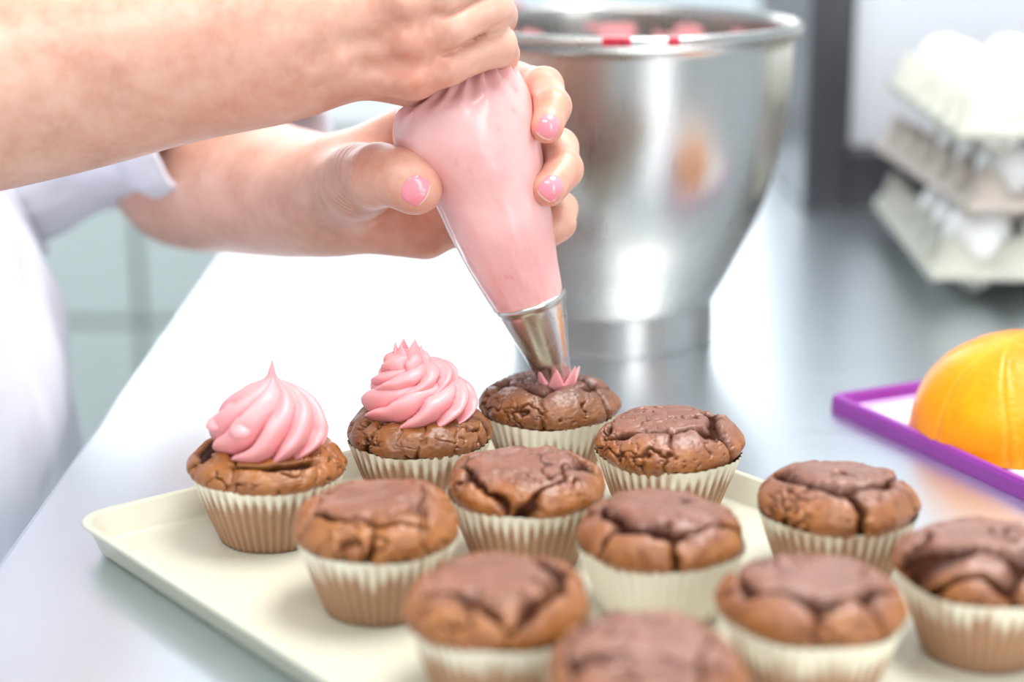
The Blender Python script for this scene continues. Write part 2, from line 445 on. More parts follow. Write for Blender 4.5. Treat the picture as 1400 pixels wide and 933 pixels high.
# frosting smeared on the inner wall and specks on the rim
rng = np.random.RandomState(3)
def residue(name, a0, a1, z0, z1, seed, rim=False):
    na, nz = 90, 30
    A, Z = np.meshgrid(np.linspace(a0, a1, na), np.linspace(z0, z1, nz), indexing='ij')
    if rim:
        t = Z; r = .1045+.0040*np.cos(t); z = .184+.0040*np.sin(t)
    else:
        r = np.interp(Z, outer[:, 1], outer[:, 0])-.0014; z = Z
    nn = fbm(np.stack([A*9, Z*60, A*0+seed], -1), 3, seed)
    edge = np.minimum(np.minimum(A-a0, a1-A)/(a1-a0), np.minimum(Z-z0, z1-Z)/(z1-z0))*4
    th = np.clip(nn+.15, -1, 1)*.004*np.clip(edge, 0, 1)-.0004
    if rim:
        r = r+th*np.cos(Z)*.5; z = z+th*np.sin(Z)*.5
    else: r = r-th
    V = np.stack([r*np.cos(A), r*np.sin(A), z], -1).reshape(-1, 3)
    return link_mesh(name, V, grid_faces(na, nz), M['frosting'], bw)
o = residue('frosting_residue', .15, 2.9, .120, .178, 4); o['label'] = 'pink frosting smears inside the bowl'
M['raspberry'] = simple('raspberry_red', (.62, .02, .06), .3, 0, .1)
for (az, s, w) in ((-1.62, 11, .07), (-1.34, 12, .030), (2.2, 13, .1)):
    o = residue('rim_speck', az-w, az+w, -.5 if az < 0 else 1.0, .9 if az < 0 else 2.2, s, True)
    o.data.materials.clear(); o.data.materials.append(M['raspberry']); o['label'] = 'raspberry red speck on the rim'

#SECTION_TRAY
# ------------------------------------------------------------------ baking tray
TANG = math.radians(38.6)
E1 = np.array([math.cos(TANG), math.sin(TANG)]); E2 = np.array([math.sin(TANG), -math.cos(TANG)])
TL = np.array([-.1836, .6958])          # left corner of the outer rim
TW, TH = .258, .385
def tray_xy(a, b): return TL+E1*a+E2*b
def rrect(w, h, r, n=10):
    pts = []
    for cx, cy, a0 in ((w-r, r, -90), (w-r, h-r, 0), (r, h-r, 90), (r, r, 180)):
        for k in range(n+1):
            a = math.radians(a0+90*k/n); pts.append((cx+r*math.cos(a), cy+r*math.sin(a)))
    return np.array(pts)
TZ = .0018                               # inside floor of the tray
def tray_mesh():
    rings = []
    def ring(inset, z, rad): 
        p = rrect(TW-2*inset, TH-2*inset, max(rad, .002))+inset
        rings.append(np.column_stack([p, np.full(len(p), z)]))
    ring(.009, .0002, .012); ring(.006, .0018, .013); ring(.0025, .0118, .015); ring(.0004, .0128, .016); ring(0, .0137, .016); ring(.0006, .0146, .0155)
    ring(.0022, .0148, .0145); ring(.0036, .0138, .014); ring(.0065, .0038, .012); ring(.009, .0022, .011); ring(.014, TZ, .010)
    ring(.030, TZ, .008)
    n = len(rings[0]); V = np.vstack(rings)
    Fc = grid_faces(len(rings), n, closed_v=True).tolist()
    base = (len(rings)-1)*n; Fc.append([base+i for i in range(n)][::-1]); Fc.append([i for i in range(n)])
    W = np.zeros_like(V); xy = TL+np.outer(V[:, 0], E1)+np.outer(V[:, 1], E2); W[:, :2] = xy; W[:, 2] = V[:, 2]
    # E1 x E2 is left handed: flip faces
    return W, [f[::-1] for f in Fc]
tV, tF = tray_mesh()
o0 = np.array([*tray_xy(TW/2, TH/2), 0])
tr = link_mesh('baking_tray', tV-o0, tF, M['tray']); tr.location = tuple(o0)
tag(tr, 'cream enamelled baking tray carrying the chocolate cupcakes', 'tray')

#SECTION_CUPCAKES
# ------------------------------------------------------------------ cupcakes
RIM_Z = .0287                            # wrapper height above the tray
def cake_mesh(seed, dome=.0150, rmax=.0312, plate_r=.45, dark=False, crackw=1.0, sunk=0.0, nseed=6, zrim=RIM_Z, torn=0.0):
    rng = np.random.RandomState(seed)
    na, nr = 300, 130
    s = np.linspace(0, 1, nr)                       # arc parameter: 0 top centre .. 1 tucked into the wrapper
    A, S = np.meshgrid(np.linspace(0, 2*math.pi, na, endpoint=False), s, indexing='ij')
    prof = catmull([(0, 1.0), (.009, .995), (.0165, .955), (.0225, .86), (.0272, .68), (.0300, .46), (.0312, .26), (.0308, .08), (.0292, -.06), (.0280, -.15)], 10)
    dl = np.concatenate([[0], np.cumsum(np.hypot(np.diff(prof[:, 0]), np.diff(prof[:, 1]*dome)))]); dl /= dl[-1]
    r0 = np.interp(S, dl, prof[:, 0])*rmax/.0312; z0 = np.interp(S, dl, prof[:, 1])*dome
    dr = np.interp(S+.01, dl, prof[:, 0])-np.interp(S-.01, dl, prof[:, 0]); dz = (np.interp(S+.01, dl, prof[:, 1])-np.interp(S-.01, dl, prof[:, 1]))*dome
    ln = np.hypot(dr, dz)+1e-9; nx, nz = -dz/ln, dr/ln
    sz = rng.rand()*50; Z3 = A*0+sz
    r0 = r0*(1+.022*np.cos(2*A+rng.rand()*6)*S+.014*np.cos(3*A+rng.rand()*6)*S)
    z0 = z0+S*(1-S)*.006*np.cos(A+rng.rand()*6)*.6
    U = np.stack([S*1.1*np.cos(A), S*1.1*np.sin(A)], -1); X, Y = U[..., 0], U[..., 1]
    def f(k, o, sd): return fbm(np.stack([X*k, Y*k, Z3+sd], -1), o, 7)
    wx = f(2.2, 2, 1)*.16+f(9, 3, 2)*.045; wy = f(2.2, 2, 11)*.16+f(9, 3, 12)*.045
    Ux, Uy = X+wx, Y+wy
    pts = [(rng.uniform(-.12, .12), rng.uniform(-.12, .12), plate_r-.33)]
    if rng.rand() < .45:
        a = rng.rand()*6.28; pts.append((.38*math.cos(a), .38*math.sin(a), plate_r-.42))
    a0 = rng.rand()*6.28
    for k in range(nseed):
        a = a0+6.283*(k+rng.uniform(-.38, .38))/nseed; rr = rng.uniform(.70, .95); pts.append((rr*math.cos(a), rr*math.sin(a), rng.uniform(-.06, .06)))
    D = np.stack([np.hypot(Ux-x, Uy-y)-w for x, y, w in pts], -1)
    idx = np.argsort(D, -1); d1 = np.take_along_axis(D, idx[..., :1], -1)[..., 0]; d2 = np.take_along_axis(D, idx[..., 1:2], -1)[..., 0]
    e = d2-d1; i1 = idx[..., 0]; ring = (i1 == 0) | (idx[..., 1] == 0)
    vary = np.clip(f(2.0, 2, 21)*1.6+.45, 0, 1)
    width = (.016+.085*vary**2)*crackw*np.where(ring, 1.5, .8)
    crack = np.exp(-(e/width)**2)*np.clip(.35+vary+np.where(ring, .40, -.1), .2, 1)
    # finer meandering splits over the crown and the side
    fn = f(3.4, 3, 31); gate = np.clip(f(2.6, 2, 41)*3+.25, 0, 1)
    fine_c = np.exp(-(fn/(.018+.03*gate))**2)*gate*.75
    fn2 = f(7.5, 2, 51); gate2 = np.clip(f(3.0, 2, 61)*3-.1, 0, 1)*np.clip(S*3-.8, 0, 1)
    fine_c = np.maximum(fine_c, np.exp(-(fn2/.035)**2)*gate2*.6)
    crack = np.maximum(crack, fine_c)*np.clip((1.0-S)*14, 0, 1)
    if torn:                                        # crust torn open in a dark band under the icing
        cen = .62+.05*f(2.5, 2, 101); wd_ = .055+.05*f(3.0, 2, 111)
        band = np.clip(1.5-((S-cen)/np.clip(wd_, .02, 1))**2, 0, 1)*np.clip(f(1.6, 1, 121)*3+.75, 0, 1)
        crack = np.maximum(crack, band*torn)
    tilt = rng.uniform(-1, 1, (len(pts), 2))*.0016; lift = rng.uniform(-.0005, .0009, len(pts)); lift[0] -= sunk
    cell = (lift[i1]+tilt[i1, 0]*Ux+tilt[i1, 1]*Uy)*np.clip(1.05-S, 0, 1)*np.clip(e/.10, 0, 1)
    puff = .0007*np.clip(e/.25, 0, 1)**.5
    lump = f(3, 2, 71)*.0016*np.clip(S*4, .2, 1)*np.clip((1-S)*5, 0, 1)+f(11, 3, 81)*.0005
    fine = fbm(np.stack([r0*np.cos(A)*700, r0*np.sin(A)*700, z0*700], -1), 2, seed+5)*.00013
    disp = cell+puff+lump+fine-crack*(.0046*(1-.45*S))
    r = np.maximum(r0+disp*nx, 0)*(S > 0); z = z0+disp*np.maximum(nz, 0)
    z[:, 0] = z[:, 1].mean()
    V = [np.stack([r*np.cos(A), r*np.sin(A), zrim+z], -1)]
    for rr, zz in ((.0265, -.008), (.0190, -(zrim-.002)), (.0001, -(zrim-.0018))):
        V.append(np.stack([rr*np.cos(A[:, 0]), rr*np.sin(A[:, 0]), np.full(na, zrim+zz)], -1)[:, None, :])
    V = np.concatenate(V, 1)
    pl = 1/(1+np.exp((S-plate_r-.05-.5*wx-.10*f(4, 2, 91))*16)); pad = np.zeros((na, 3))
    at_ = {'crack': np.concatenate([np.clip(crack*1.35-.12, 0, 1), pad+.5], 1), 'plate': np.concatenate([pl, pad], 1)}
    return V.reshape(-1, 3), grid_faces(na, V.shape[1], closed_u=True)[:, ::-1], at_

def wrapper_mesh(seed, soak=.78, flare=0.0):
    rng = np.random.RandomState(seed+500)
    Np = 44; per = 8; na = Np*per; zs = np.linspace(0, 1, 15)
    A, Z = np.meshgrid(np.linspace(0, 2*math.pi, na, endpoint=False), zs, indexing='ij')
    ph = A*Np+.5*np.sin(A*3+seed)
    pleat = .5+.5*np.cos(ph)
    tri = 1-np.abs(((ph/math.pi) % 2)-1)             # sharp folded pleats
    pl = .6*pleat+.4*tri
    rb, rt = .0205, .0312+flare
    r = rb+(rt-rb)*Z**.92+(pl-.5)*(.0017+.0013*Z)
    r = r+.0006*np.sin(2*A+rng.rand()*6)*Z+.0004*fbm(np.stack([np.cos(A)*3, np.sin(A)*3, Z*2+seed], -1), 2, seed)
    zz = Z*(RIM_Z+.0008)+.0004*np.sin(5*A+rng.rand()*6)*Z**3
    V = np.stack([r*np.cos(A), r*np.sin(A), zz], -1)
    floor = np.stack([0*A[:, :1], 0*A[:, :1], 0*A[:, :1]+.0003], -1)
    V = np.concatenate([floor, V], 1)
    n = fbm(np.stack([np.cos(A)*4, np.sin(A)*4, Z*3+seed], -1), 3, seed+2)
    sk = np.clip((soak-Z)*4+n*.8+(.45-pl)*3.0*np.clip((1.0-Z)*7, 0, 1), 0, 1)
    pad = np.zeros((na, 1))
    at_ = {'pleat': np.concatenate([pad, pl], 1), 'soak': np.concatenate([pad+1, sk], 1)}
    return V.reshape(-1, 3), grid_faces(na, V.shape[1], closed_u=True)[:, ::-1], at_

def rosette(prof, nr, twist, seed, depth=.24, c=(0, 0), a0=0.0, wave=.0012):
    """piped buttercream: overlapping ridges that sweep round and up to the tip"""
    P = catmull(prof, 14); m = len(P); na = nr*26
    q = np.linspace(0, 1, m); A = np.linspace(0, 2*math.pi, na, endpoint=False)
    Q, AA = np.meshgrid(q, A, indexing='ij')
    nz = fbm(np.stack([np.cos(AA)*1.1, np.sin(AA)*1.1, Q*1.3+seed], -1), 3, seed)
    ph = (AA-twist*Q**.9)*nr/(2*math.pi)+.55*nz+seed*.37
    x = ph-np.floor(ph); k = np.floor(ph).astype(int) % nr
    rs = np.random.RandomState(seed); amp = rs.uniform(.6, 1.25, nr)[k]
    h = np.sin(math.pi*x**.50)**.70
    r = P[:, 0][:, None]*(1-depth*(1-h)*amp*np.clip(1.25-Q, 0, 1)+.05*nz)
    z = P[:, 1][:, None]+(h-.5)*wave*np.clip(1-Q, .2, 1)*(1+amp)+nz*.0016*(1-Q)
    V = np.stack([r*np.cos(AA)+c[0]*Q, r*np.sin(AA)+c[1]*Q, z], -1)
    V[-1] = V[-1].mean(0)
    return V.reshape(-1, 3), grid_faces(m, na, closed_v=True)
def petal(b, a, w0, hh, bend, m2=14, n2=12, flat=.5):
    T2, P2 = np.meshgrid(np.linspace(0, 1, m2), np.linspace(0, 2*math.pi, n2, endpoint=False), indexing='ij')
    w = w0*(1-T2)**.8*(1+.5*np.sin(T2*3.1)); bd_ = T2**2*bend
    x = b[0]+w*np.cos(P2)*flat*math.cos(a)-w*np.sin(P2)*math.sin(a)+bd_*math.cos(a+.8)
    y = b[1]+w*np.cos(P2)*flat*math.sin(a)+w*np.sin(P2)*math.cos(a)+bd_*math.sin(a+.8)
    return np.stack([x, y, b[2]+hh*T2], -1).reshape(-1, 3), grid_faces(m2, n2, closed_v=True)
def join(*ms):
    V, Fc, off = [], [], 0
    for v, f in ms: V.append(v); Fc.append(f+off); off += len(v)
    return np.vstack(V), np.vstack(Fc)
def shift(mv, d, tilt=None):
    v, f = mv
    if tilt is not None:
        v = v+np.column_stack([v[:, 2]*tilt[0], v[:, 2]*tilt[1], -v[:, 0]*tilt[0]-v[:, 1]*tilt[1]])
    return v+np.asarray(d), f
def frosting_left():
    lower = rosette([(.012, -.002), (.0205, .0005), (.0242, .0045), (.0248, .0095), (.0228, .0160), (.0188, .0218), (.0125, .0268), (.0058, .0302), (.0026, .0325), (.0012, .0365), (.0001, .0405)], 9, 2.5, 5, .34, c=(.0035, -.001))
    blobs = [petal((-.0195, -.006, .0125), 3.4, .0048, .0065, -.004, flat=.9), petal((-.008, -.019, .0135), 4.4, .0044, .0070, -.003, flat=.9),
             petal((-.012, -.004, .0190), 3.2, .0050, .0062, -.005, flat=.9), petal((.0035, -.004, .0215), 4.8, .0040, .0085, -.002, flat=.9)]
    return join(lower, *blobs)
def frosting_right():
    lower = rosette([(.012, -.002), (.0212, .000), (.0252, .0040), (.0255, .0090), (.0228, .0140), (.0180, .0178), (.010, .0200), (.0001, .0205)], 8, 3.0, 8, .36, c=(0, 0))
    mid = shift(rosette([(.009, -.001), (.0168, .001), (.0192, .0050), (.0180, .0095), (.0130, .0130), (.0065, .0148), (.0001, .0150)], 7, 2.6, 14, .36), (-.0015, 0, .0115), (-.10, .02))
    top = shift(rosette([(.006, -.001), (.0100, .001), (.0112, .0045), (.0098, .0082), (.0060, .0105), (.0001, .0112)], 5, 1.8, 27, .38), (-.0050, .000, .0200), (-.12, 0))
    rg = np.random.RandomState(2)
    sp_ = [petal((-.0045+.0052*math.cos(k*1.05), .0052*math.sin(k*1.05), .0255+rg.uniform(-.001, .001)), k*1.05, .0034, rg.uniform(.0085, .0120), rg.uniform(-.002, .003)) for k in range(6)]
    return join(lower, mid, top, *sp_)

LAB = {
 'A': 'iced chocolate cupcake with swirled pink frosting and dark sunken crust at the tray left corner',
 'B': 'iced chocolate cupcake whose tall pink frosting ends in several spikes',
 'C': 'chocolate cupcake under the piping nozzle with a first pink dab',
 'D': 'plain chocolate cupcake right of the one being piped, beside the tray rim',
 'E': 'plain chocolate cupcake in the middle behind the orange-brown ones, top split by a dark hole',
 'F': 'plain orange-brown chocolate cupcake directly in front of the left iced one',
 'G': 'plain chocolate cupcake with long crosswise crack and pale cream wrapper, centre of tray',
 'H': 'plain chocolate cupcake nearest the purple board, with round raised top plate',
 'I': 'blurred orange-brown plain chocolate cupcake in the foreground left of the frontmost one',
 'J': 'blurred chocolate cupcake in the foreground right of the frontmost one',
 'K': 'chocolate cupcake cut by the right edge of the photo',
 'L': 'frontmost chocolate cupcake cut by the bottom edge of the photo'}
# (e1, e2) position on the tray, seed, dome, plate, soak, dark, crack width
SPOT = {
 'A': ((-.1014, .7058), 11, .0135, .20, 0.98, 0, 1.3), 'B': ((-.0405, .7492), 12, .0140, .25, 1.00, 1, 1.0),
 'C': ((.0172, .7888), 23, .0150, .55, 0.80, 1, 1.1), 'D': ((.0671, .7323), 14, .0150, .62, 0.92, 0, 1.0),
 'E': ((.0053, .6793), 35, .0150, .58, 0.98, 0, 1.1), 'F': ((-.0508, .6336), 16, .0155, .42, 0.95, 0, .9),
 'G': ((.0555, .6262), 17, .0145, .62, 0.25, 0, 1.0), 'H': ((.1277, .6610), 18, .0150, .60, 1.02, 0, 1.1),
 'I': ((-.0049, .5596), 19, .0155, .50, 0.92, 0, .9), 'J': ((.1017, .5620), 40, .0150, .62, 0.85, 0, 1.0),
 'K': ((.1686, .5940), 21, .0150, .66, 0.95, 0, 1.0), 'L': ((.0420, .5082), 22, .0150, .62, 0.90, 0, 1.0)}
for k, ((x, y), seed, dome, plate, soak, dark, cw) in SPOT.items():
    t = thing('cupcake', LAB[k], 'cupcake', (x, y, TZ+.0002), rz=0, group='chocolate cupcakes on the baking tray')
    V, Fc, at_ = wrapper_mesh(seed, soak)
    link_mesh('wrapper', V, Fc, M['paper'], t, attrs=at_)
    V, Fc, at_ = cake_mesh(seed, dome, plate_r=plate, crackw=cw, sunk=.001 if k in 'EJ' else 0, torn=1.0 if k == 'A' else 0)
    link_mesh('cake', V, Fc, M['cake_dark'] if dark else M['cake'], t, attrs=at_)
    if k == 'A':
        V, Fc = frosting_left()
        o = link_mesh('frosting', V+np.array([0, 0, RIM_Z+.0085]), Fc, M['frosting'], t); o['label'] = 'pink swirled frosting'
    if k == 'B':
        V, Fc = frosting_right()
        o = link_mesh('frosting', V+np.array([0, 0, RIM_Z+.0090]), Fc, M['frosting'], t); o['label'] = 'tall pink swirled frosting'
    if k == 'C': CUP_C = t

#SECTION_BAG
# ------------------------------------------------------------------ piping bag
BY = .785
pb = thing('piping_bag', 'clear piping bag full of pink frosting held in both hands', 'piping bag', tuple(at(762, 524, BY)))
pbo = np.array(pb.location)
secs = [((632, 60), (664, 44), .5), ((610, 98), (684, 66), .8), ((570, 132), (704, 92), .95), ((542, 152), (722, 122), .95),
        ((537, 190), (735, 172), .92), ((556, 226), (742, 212), .92), ((594, 272), (749, 258), .95), ((620, 325), (757, 308), 1.0),
        ((648, 377), (763, 355), 1.0), ((682, 431), (770, 398), 1.0)]
rows = []
for (lu, lv), (ru, rv), k in secs:
    a, b = at(lu, lv, BY), at(ru, rv, BY); rows.append([*((a+b)/2), *((b-a)/2), k])
rows = catmull(rows, 16)
na = 200; ph = np.linspace(0, 2*math.pi, na, endpoint=False)
Vb = []
rc = np.random.RandomState(9)
# angle (pi/2 faces the camera), drift, start, end, depth, width of each gathered crease
CREASES = [(2.35, 1.0, .06, .42, .0040, .13), (2.02, .5, .06, .36, .0032, .10), (1.72, .10, .05, .33, .0028, .09), (1.45, -.2, .05, .38, .0020, .08),
           (1.15, -.7, .05, .36, .0024, .09), (.80, -.8, .05, .40, .0026, .10), (2.75, 1.2, .08, .45, .0022, .12), (.35, -.6, .05, .38, .0024, .1)]
CREASES += [(rc.uniform(3.3, 6.1), rc.uniform(-.8, .8), .05, rc.uniform(.28, .42), rc.uniform(.002, .0035), rc.uniform(.08, .13)) for _ in range(8)]
m = len(rows)
for i, rw in enumerate(rows):
    c, ax, k = rw[:3], rw[3:6], rw[6]; hw = np.linalg.norm(ax); ax = ax/hw
    dpt = np.array([0, -1.0, 0.0]); q = i/(m-1)
    # folds gathered towards the fist
    g = np.clip((.42-q)/.42, 0, 1)**1.0
    P = np.stack([np.cos(ph)*1.2, np.sin(ph)*1.2, 0*ph+q*1.6], -1)
    tw = ph*1.0+q*2.2
    fold = .0012*np.sin(tw*7+2*np.sin(tw*2))*g
    for pk, sl_, q0, q1, dp, wd in CREASES:
        dphi = (ph-(pk+sl_*(q-q0))+math.pi) % (2*math.pi)-math.pi
        w_ = np.clip((q-q0)/.03, 0, 1)*np.clip((q1-q)/(q1-q0)*1.6, 0, 1)
        fold = fold-1.35*dp*w_*np.exp(-(dphi/(wd*(.5+q/q1)))**2)+dp*.8*w_*np.exp(-((dphi-1.9*wd)/(wd*1.1))**2)
    lump = fbm(P*2.1+9, 3, 4)*.0012*(.35+g)
    small = fbm(np.stack([np.cos(ph)*4, np.sin(ph)*4, 0*ph+q*14], -1), 2, 7)*.00025
    r = hw+fold+lump+small if i > 0 else hw+fold*.3
    r = np.maximum(r, .002)
    Vb.append(c+np.outer(np.cos(ph)*r, ax)+np.outer(np.sin(ph)*r*k, dpt))
Vb = np.array(Vb)
def make_bag():
    m, nt, b = mat_new('pink_frosting_under_film')
    n1 = noise_tex(nt, 22, 3); n2 = noise_tex(nt, 70, 3, .6)
    c = ramp(nt, n1, [(.3, (.80, .37, .35)), (.7, (.90, .52, .49))])
    c = mix(nt, ramp(nt, n2, [(.63, (0, 0, 0)), (.70, (.40, .40, .40))]), c, (.70, .18, .25))
    nt.links.new(c, b.inputs['Base Color']); b.inputs['Roughness'].default_value = .35
    b.inputs['Subsurface Weight'].default_value = .2; b.inputs['Subsurface Radius'].default_value = (1, .5, .5); b.inputs['Subsurface Scale'].default_value = .004
    b.inputs['Coat Weight'].default_value = .55; b.inputs['Coat Roughness'].default_value = .16
    bump(nt, b, noise_tex(nt, 110, 3), .35, .001)
    return m
M['bag'] = make_bag()
o = link_mesh('bag', (Vb-pbo).reshape(-1, 3), grid_faces(m, na, closed_v=True), M['bag'], pb)
# clear film seam running down the left side
M['film'] = simple('clear_film_edge', (.95, .93, .94), .15, 0, .01)
sp = []
for i in range(int(m*.50), m-1):
    c = rows[i][:3]; ax = rows[i][3:6]; hw = np.linalg.norm(ax); ax = ax/hw
    e = c-ax*(hw+.0001); sp.append((e, ax))
sv = []
for e, ax in sp:
    for dx, dy in ((.0006, -.0011), (-.0011, -.0003), (-.0011, .0003), (.0006, .0011)):
        sv.append(e+ax*dx+np.array([0, dy, 0])-pbo)
o = link_mesh('seam', sv, grid_faces(len(sp), 4, closed_v=True), M['film'], pb); o['label'] = 'clear plastic edge of the bag'
# nozzle: lathe about the axis from rim to tip
ra, rb_ = at(681, 431, BY), at(771, 397, BY); top = (ra+rb_)/2; rtop = np.linalg.norm(rb_-ra)/2
tip = at(761, 522, BY-.001); axis = tip-top; Ln = np.linalg.norm(axis); axis /= Ln
side = (rb_-ra); side -= (side@axis)*axis; side /= np.linalg.norm(side); dep = np.cross(axis, side)
nn = 96; ph = np.linspace(0, 2*math.pi, nn, endpoint=False)
prof = [(.98, -.0016), (1.03, -.0012), (1.05, -.0002), (1.03, .0008), (.985, .0012), (.975, .003)]
rt_ = .0079/rtop
prof += [(.975-(.975-rt_*1.12)*q, .003+(Ln-.0080-.003)*q) for q in np.linspace(.1, 1, 8)]
prof += [(rt_*1.10, Ln-.0078), (rt_*1.06, Ln-.004), (rt_, Ln), (rt_*.93, Ln), (rt_*.98, Ln-.006), (.9, .004), (.9, 0)]
Vn = []
for j, (rr, zz) in enumerate(prof):
    w = np.ones(nn); z = np.full(nn, zz)
    if zz > Ln-.001: z = z+.0022*np.abs(np.cos(ph*3.5))-.0022; w = 1-.12*np.abs(np.cos(ph*3.5))*.6
    if abs(zz-(Ln-.004)) < 1e-9: w = 1-.03*np.abs(np.cos(ph*3.5))
    Vn.append(top+np.outer(np.cos(ph)*rtop*rr*w, side)+np.outer(np.sin(ph)*rtop*rr*w, dep)+np.outer(z, axis))
o = link_mesh('nozzle', (np.array(Vn)-pbo).reshape(-1, 3), grid_faces(len(Vn), nn, closed_v=True), M['steel_nozzle'], pb)
o['label'] = 'stainless steel star nozzle'
# pink petals squeezed out on cupcake C, below the nozzle
Vs, Fs, off = [], [], 0
tip_l = tip-np.array(CUP_C.location)
rngp = np.random.RandomState(5)
for k in range(7):
    a = k*6.283/7+.2; m2, n2 = 14, 10; tt = np.linspace(0, 1, m2); pp = np.linspace(0, 6.283, n2, endpoint=False)
    T2, P2 = np.meshgrid(tt, pp, indexing='ij'); hh = rngp.uniform(.008, .0125); w = .0046*(1-T2)**.85+.0001
    rad = .0058+.0050*T2**.8+w*np.cos(P2)*.45; tan = w*np.sin(P2)
    x = tip_l[0]+rad*math.cos(a)-tan*math.sin(a); y = tip_l[1]+rad*math.sin(a)+tan*math.cos(a)
    Vs.append(np.stack([x, y, tip_l[2]-.0020+hh*T2], -1).reshape(-1, 3)); Fs.append(grid_faces(m2, n2, closed_v=True, off=off)); off += m2*n2
o = link_mesh('frosting', np.vstack(Vs), np.vstack(Fs), M['frosting'], CUP_C); o['label'] = 'first pink dab of frosting'

#SECTION_RIGHT
# ------------------------------------------------------------------ purple board with orange fruit
BANG = math.radians(25.5)
bd = thing('serving_tray', 'purple rimmed tray lined with white paper under the orange fruit', 'tray', tuple(on_plane(1131, 560, 0)), rz=BANG)
# local x runs away from the corner to the upper right, local -y towards the lower right
BW, BL = .20, .34
def frame_ring():
    V = []; sec = [(0, 0), (-.0, .0065), (.001, .0085), (.003, .0088), (.0045, .0078), (.006, .0030), (.006, .0)]
    P0 = rrect(BW, BL, .005, 6)
    cen = np.array([BW/2, BL/2]); 
    rings = []
    for ins, z in sec:
        p = rrect(BW-2*ins, BL-2*ins, .005, 6)+ins; rings.append(np.column_stack([p[:, 0], -p[:, 1], np.full(len(p), z)]))
    n = len(P0); return np.vstack(rings), [f[::-1] for f in grid_faces(len(sec), n, closed_v=True, closed_u=True).tolist()]
V, Fc = frame_ring(); o = link_mesh('rim', V, Fc, M['purple'], bd, smooth=False); o['label'] = 'purple raised rim'
box('base', .005, BW-.005, -BL+.005, -.005, .0004, .0028, M['lilac'], bd)
paper = box('paper_sheet', .016, BW-.007, -BL+.007, -.0165, .0029, .0034, M['parchment'], bd); paper['label'] = 'white paper lining'
# orange: a dome with meridian creases
oc = on_plane(1398, 594, .0036)
na, nr = 240, 90
A, S = np.meshgrid(np.linspace(0, 2*math.pi, na, endpoint=False), np.linspace(0, 1, nr), indexing='ij')
tilt = .42; phs = S*math.pi/2
D3 = np.stack([np.sin(phs)*np.cos(A), np.sin(phs)*np.sin(A), np.cos(phs)], -1)
# segment pole leans to the camera's left
pole = np.array([-.22, -.10, .97]); pole /= np.linalg.norm(pole); px = np.cross([0, 1, 0], pole); px /= np.linalg.norm(px); py = np.cross(pole, px)
az = np.arctan2(D3@py, D3@px); co = D3@pole; sn = np.sqrt(1-co**2)
az = az+.10*np.sin(3*az)+.05*fbm(D3*2, 2, 3)
g = np.abs(np.sin(az*3.5+.4)); gr = np.exp(-(g*sn/.055)**2)
lift = .010*(np.mod(az*3.5/math.pi, 1))-.005
rr = 1-.016*gr*np.clip(sn*3, 0, 1)+lift*np.clip(sn*2, 0, 1)+.008*fbm(D3*3, 3, 2)+.0022*fbm(D3*34, 2, 8)+.006*np.abs(fbm(D3*16, 2, 12))*np.exp(-((co-.86)/.12)**2)
V = D3*rr[..., None]*np.array([.0550, .0550, .0510])
V[..., 2] = np.maximum(V[..., 2], 0)
V = V.reshape(-1, 3)
m_o, nt, b = mat_new('orange_flesh')
c = ramp(nt, noise_tex(nt, 30, 4), [(.3, (.92, .26, .0)), (.6, (.96, .35, .0)), (.8, (.98, .44, .004))])
c = mix(nt, attr(nt, 'groove'), c, (.95, .60, .12)); nt.links.new(c, b.inputs['Base Color'])
b.inputs['Roughness'].default_value = .36; b.inputs['Subsurface Weight'].default_value = .1; b.inputs['Specular IOR Level'].default_value = .35; b.inputs['Subsurface Radius'].default_value = (1, .4, .1); b.inputs['Subsurface Scale'].default_value = .006
bump(nt, b, noise_tex(nt, 500, 3), .35, .0006)
fr = link_mesh('fruit_half', V, grid_faces(na, nr, closed_u=True)[:, ::-1], m_o, attrs={'groove': gr.ravel()*.2})
fr.location = tuple(oc); tag(fr, 'bright orange halved peeled fruit lying dome up on the lined tray', 'fruit')

# ------------------------------------------------------------------ egg trays and eggs
PITCHE = .0455
def egg_tray_mesh(nx, ny):
    W, L = nx*PITCHE, ny*PITCHE; fl = .012; sub = 10
    xs = np.concatenate([[-fl, -fl+.002], np.linspace(-.006, W+.006, nx*sub+3), [W+fl-.002, W+fl]])
    ys = np.concatenate([[-fl, -fl+.002], np.linspace(-.006, L+.006, ny*sub+3), [L+fl-.002, L+fl]])
    X, Y = np.meshgrid(xs, ys, indexing='ij')
    u = -np.cos(2*math.pi*(X/PITCHE-.5)); v = -np.cos(2*math.pi*(Y/PITCHE-.5))
    w = (u+v)/2; w = np.sign(w)*np.abs(w)**.75
    z = .0200*w
    e = np.minimum(np.minimum(X, W-X), np.minimum(Y, L-Y)); k = np.clip((e+.008)/.006, 0, 1); k = k*k*(3-2*k)
    z = z*k
    z = np.where((X < -fl+.001) | (X > W+fl-.001) | (Y < -fl+.001) | (Y > L+fl-.001), -.006, z)
    return np.stack([X, Y, z], -1).reshape(-1, 3), grid_faces(len(xs), len(ys))
eV, eF = egg_tray_mesh(5, 5)
ea = np.linspace(0, math.pi, 25); prof = [(.0215*math.sin(t)*(1-.14*math.cos(t)), .0275*(1-math.cos(t))) for t in ea]
def place_tray(x, y, z, rz, label, mat):
    o = link_mesh('egg_carton', eV, eF, mat); md = o.modifiers.new('thickness', 'SOLIDIFY'); md.thickness = .0022; md.offset = 0
    o.location = (x, y, z); o.rotation_euler = (0, 0, rz)
    return tag(o, label, 'egg carton', 'grey pulp egg trays in a stack')
